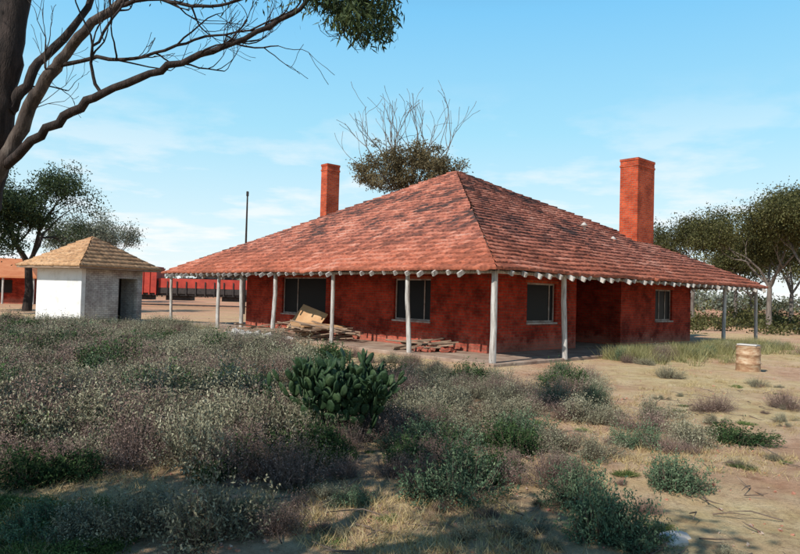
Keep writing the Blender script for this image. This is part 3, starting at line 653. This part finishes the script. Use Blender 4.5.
# prickly pear
def pear(name,x,y,rad,h,n0,seed):
    random.seed(seed); V=[];Fs=[]
    def pad(p,up,nrm,L,Wd,lv):
        up=up.normalized(); nrm=(nrm-up*nrm.dot(up)).normalized(); sd_=up.cross(nrm); ns=12; b=len(V); th=Wd*.13
        c=p+up*L*.5
        bend=random.uniform(-.16,.16)
        def pt(a,k,o_):
            ca,sa=math.cos(a),math.sin(a); wy_=Wd*.5*k*(1-.25*(-sa if sa<0 else 0)); q=c+sd_*ca*wy_+up*sa*L*.5*k
            return q+nrm*(o_+bend*L*(ca*ca*k*k)*.3)
        V.append(c+nrm*th); V.append(c-nrm*th)
        for i in range(ns): V.append(pt(6.283*i/ns,.72,th*.75))
        for i in range(ns): V.append(pt(6.283*i/ns,1,0))
        for i in range(ns): V.append(pt(6.283*i/ns,.72,-th*.75))
        for i in range(ns):
            j=(i+1)%ns
            Fs.append((b,b+2+i,b+2+j)); Fs.append((b+2+i,b+2+ns+i,b+2+ns+j,b+2+j)); Fs.append((b+2+ns+i,b+2+2*ns+i,b+2+2*ns+j,b+2+ns+j)); Fs.append((b+1,b+2+2*ns+j,b+2+2*ns+i))
        if lv<=0: return
        for i in range(random.choice((1,2,2,3))):
            a=math.pi/2+random.uniform(-1.0,1.0); q=c+sd_*math.cos(a)*Wd*.46+up*math.sin(a)*L*.47
            nu=(sd_*math.cos(a)*.9+up*(.8)+Vector((0,0,.4))+vnoise(.28)); nn_=nrm+vnoise(.7)
            if q.z<h: pad(q,nu,nn_,L*random.uniform(.72,1.0),Wd*random.uniform(.7,1.0),lv-1)
    for i in range(n0):
        a=random.random()*6.28; r=math.sqrt(random.random())*rad
        p=Vector((math.cos(a)*r,math.sin(a)*r*.7,-.02)); up=Vector((math.cos(a)*r*.6,math.sin(a)*r*.5,1))+vnoise(.15)
        pad(p,up,vnoise(1),random.uniform(.21,.29),random.uniform(.12,.175),4)
    me=D.meshes.new(name); me.from_pydata(V,[],Fs); me.update()
    o=link(name,me,M_pear,None,smooth=True); o.location=(x,y,gh(x,y)); return o
x,y=at(335,438); pear("prickly_pear_cactus",x,y,.48,.92,26,6)
random.seed(77)
for (u,v,hw_,hh,P,nm) in [(380,430,26,34,PG,"green_bush"),(300,432,22,26,PG,"green_bush"),(455,498,55,60,PB,"blue_bush"),(470,480,40,45,PG,"green_bush"),(598,536,52,76,PB,"blue_bush"),(570,510,38,54,PB,"blue_bush"),(668,490,38,46,PB,"blue_bush"),(640,450,24,32,PB,"blue_bush"),
    (712,408,24,26,PP,"dry_saltbush"),(730,442,34,22,PG,"green_bush"),(552,482,40,42,PP,"dry_saltbush"),(520,440,32,34,PB,"blue_bush"),(385,395,36,38,PP,"dry_saltbush"),(250,468,50,68,PP,"dry_saltbush"),(300,484,50,60,PP,"dry_saltbush"),(215,545,66,76,PS,"saltbush"),(150,535,54,58,PS,"saltbush"),(275,535,38,40,PP,"dry_saltbush"),
    (35,482,44,42,PG,"green_bush"),(75,476,36,34,PG,"green_bush"),(240,410,50,60,PS,"saltbush"),(465,405,22,20,PS,"saltbush"),(560,445,22,20,PP,"dry_saltbush"),(620,545,40,30,PB,"blue_bush"),(390,475,30,32,PP,"dry_saltbush"),(200,470,54,72,PS,"saltbush"),(140,455,60,74,PP,"dry_saltbush"),(90,440,54,66,PS,"saltbush"),(20,450,50,66,PS,"saltbush"),(425,428,32,36,PS,"saltbush"),(690,455,18,14,PP,"dry_saltbush"),(525,545,26,20,PS,"saltbush"),(330,545,24,14,PL,"low_herb"),(430,455,36,36,PP,"dry_saltbush"),(500,470,26,24,PG,"green_bush"),(30,530,44,34,PB,"blue_bush"),(350,505,24,22,PB,"blue_bush"),(470,440,30,30,PS,"saltbush"),(565,420,26,22,PP,"dry_saltbush"),(605,425,24,20,PS,"saltbush"),(90,530,40,40,PS,"saltbush")]:
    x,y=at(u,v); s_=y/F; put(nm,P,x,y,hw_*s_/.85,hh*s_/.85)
sc_=empty("saltbush_scrub"); cnt=0
for i in range(5600):
    y=5.6+ (random.random()**.8)*22; b_=random.uniform(-.75,.75); x=b_*y
    dl=1.0 if b_<-.2 else (.8 if b_<.08 else (.28 if b_<.3 else .06))
    if b_>-.2 and y>13.5: dl*=.4
    if b_>.28 and y>9: dl*=.7
    lx=(x-HO.x)*HC+(y-HO.y)*HS; ly=-(x-HO.x)*HS+(y-HO.y)*HC
    if -1.6<lx<19 and -1.6<ly<21: continue
    if -3.4<lx<0 and 7<ly<12: continue
    if abs(x+14)<3.2 and y>26: continue
    cl=noise.noise(Vector((x*.35,y*.35,20)))
    if random.random()>dl*(.28+.95*max(0,cl+.2)): continue
    r=random.uniform(.38,.78)*(1.0 if b_<-.1 else .68); 
    if y<7: r*=.7
    z=random.random()+noise.noise(Vector((x*.5,y*.5,33)))*.8; Pz=PS if z<.52 else (PP if z<.88 else (PB if z<.96 else PG))
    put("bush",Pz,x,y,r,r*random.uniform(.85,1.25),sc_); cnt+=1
print("scrub",cnt)
lowp=empty("ground_cover_herbs")
for i in range(60):
    y=random.uniform(4.0,5.2); x=y*random.uniform(-.66,-.4); put("herb",PL,x,y,random.uniform(.15,.3),None,lowp)
for i in range(130):
    y=random.uniform(4.2,14); x=y*random.uniform(-.3,.6); put("herb",random.choice((PL,PS,PP)),x,y,random.uniform(.08,.18),None,lowp)

# ------------------------------------------------------------ grass
def grass(name,X,Y,hmin,hmax,wd,mat,lean=.5):
    k=len(X); Z=np.array([gh(a,b) for a,b in zip(X,Y)])-.01
    a=rng.uniform(0,6.283,k); h=rng.uniform(hmin,hmax,k); ln=rng.normal(0,lean,(k,2))*h[:,None]
    B=np.stack([X,Y,Z],1); s=np.stack([np.cos(a),np.sin(a),np.zeros(k)],1)*wd
    T_=B+np.stack([ln[:,0],ln[:,1],h],1); V=np.stack([B-s,B+s,T_],1).reshape(-1,3)
    return link(name,npmesh(name,V,np.arange(k*3).reshape(k,3),np.clip(rng.normal(.5,.25,k),0,1)),mat)
def clump(n,per,fy,fx,sp,cond=None):
    cy=[];cx=[]
    while len(cx)<n:
        y=fy(); x=fx(y)
        if cond is None or cond(x,y): cx.append(x); cy.append(y)
    cx=np.repeat(cx,per)+rng.normal(0,sp,n*per); cy=np.repeat(cy,per)+rng.normal(0,sp,n*per); return cx,cy
X,Y=clump(2900,18,lambda:4+20*random.random()**1.5,lambda y:y*random.uniform(-.68,.72),.06,lambda x,y:noise.noise(Vector((x*.5,y*.5,1)))>.02 and not(-.4<(x-HO.x)*HC+(y-HO.y)*HS<18 and -.4<-(x-HO.x)*HS+(y-HO.y)*HC))
grass("dry_grass",X,Y,.03,.10,.0035,M_straw,.8)
loc=[(random.uniform(4.5,15.5),-.3-abs(random.gauss(0,.8))) for _ in range(900)]+[(random.uniform(-.3-1.2,-.3),random.uniform(12,18)) for _ in range(60)]
loc=[q for q in loc if noise.noise(Vector((q[0]*.8,q[1]*1.2,8)))>-.12]
XY=np.array([tuple(hw(a,b))[:2] for a,b in loc]); XY=np.repeat(XY,34,0)+rng.normal(0,.10,(len(loc)*34,2))
grass("tall_weeds",XY[:,0],XY[:,1],.08,.50,.007,M_weed,.5)
wb=empty("wall_side_bushes")
for i in range(34):
    p=hw(random.uniform(4.2,15.8),-.5-random.random()*1.2); put("bush",random.choice((PS,PS,PB,PP)),p.x,p.y,random.uniform(.2,.5),random.uniform(.28,.62),wb)
X,Y=clump(160,22,lambda:random.uniform(4,5.4),lambda y:y*random.uniform(-.68,-.4),.06); grass("green_grass",X,Y,.02,.06,.004,M_low,.6)
st=[]
for i in range(900):
    y=4+16*random.random()**1.6; x=y*random.uniform(-.5,.7); s_=random.uniform(.008,.03)*(1.8 if random.random()<.05 else 1)
    st.append(tilted(x,y,gh(x,y)+s_*.2,s_,s_*.8,s_*.6,random.random(),random.random(),random.random()*3))
boxes("stones",st,M_palebrick,None,bevel=.0,jit=.005)
V=[];Fs=[]
for i in range(320):
    y=4+9*random.random(); x=y*random.uniform(-.5,.65); a=random.random()*6.28; ln=random.uniform(.1,.45); z=gh(x,y)+.02
    p0=Vector((x,y,z)); p1=p0+Vector((math.cos(a)*ln,math.sin(a)*ln,random.uniform(0,.06)))
    tube([p0,p0.lerp(p1,.5)+vnoise(.02),p1],[.006,.005,.002],5,V,Fs)
link("fallen_sticks",npmesh("fs",[tuple(v) for v in V],Fs),M_twig)
x,y=at(672,540); o=boxes("ground_rock",[tilted(x,y,gh(x,y)+.02,.2,.15,.07,.1,.1,.6),tilted(x+.12,y+.1,gh(x,y)+.02,.13,.1,.06,.2,.3,.2)],M_rubble,None,bevel=.03,jit=.02)
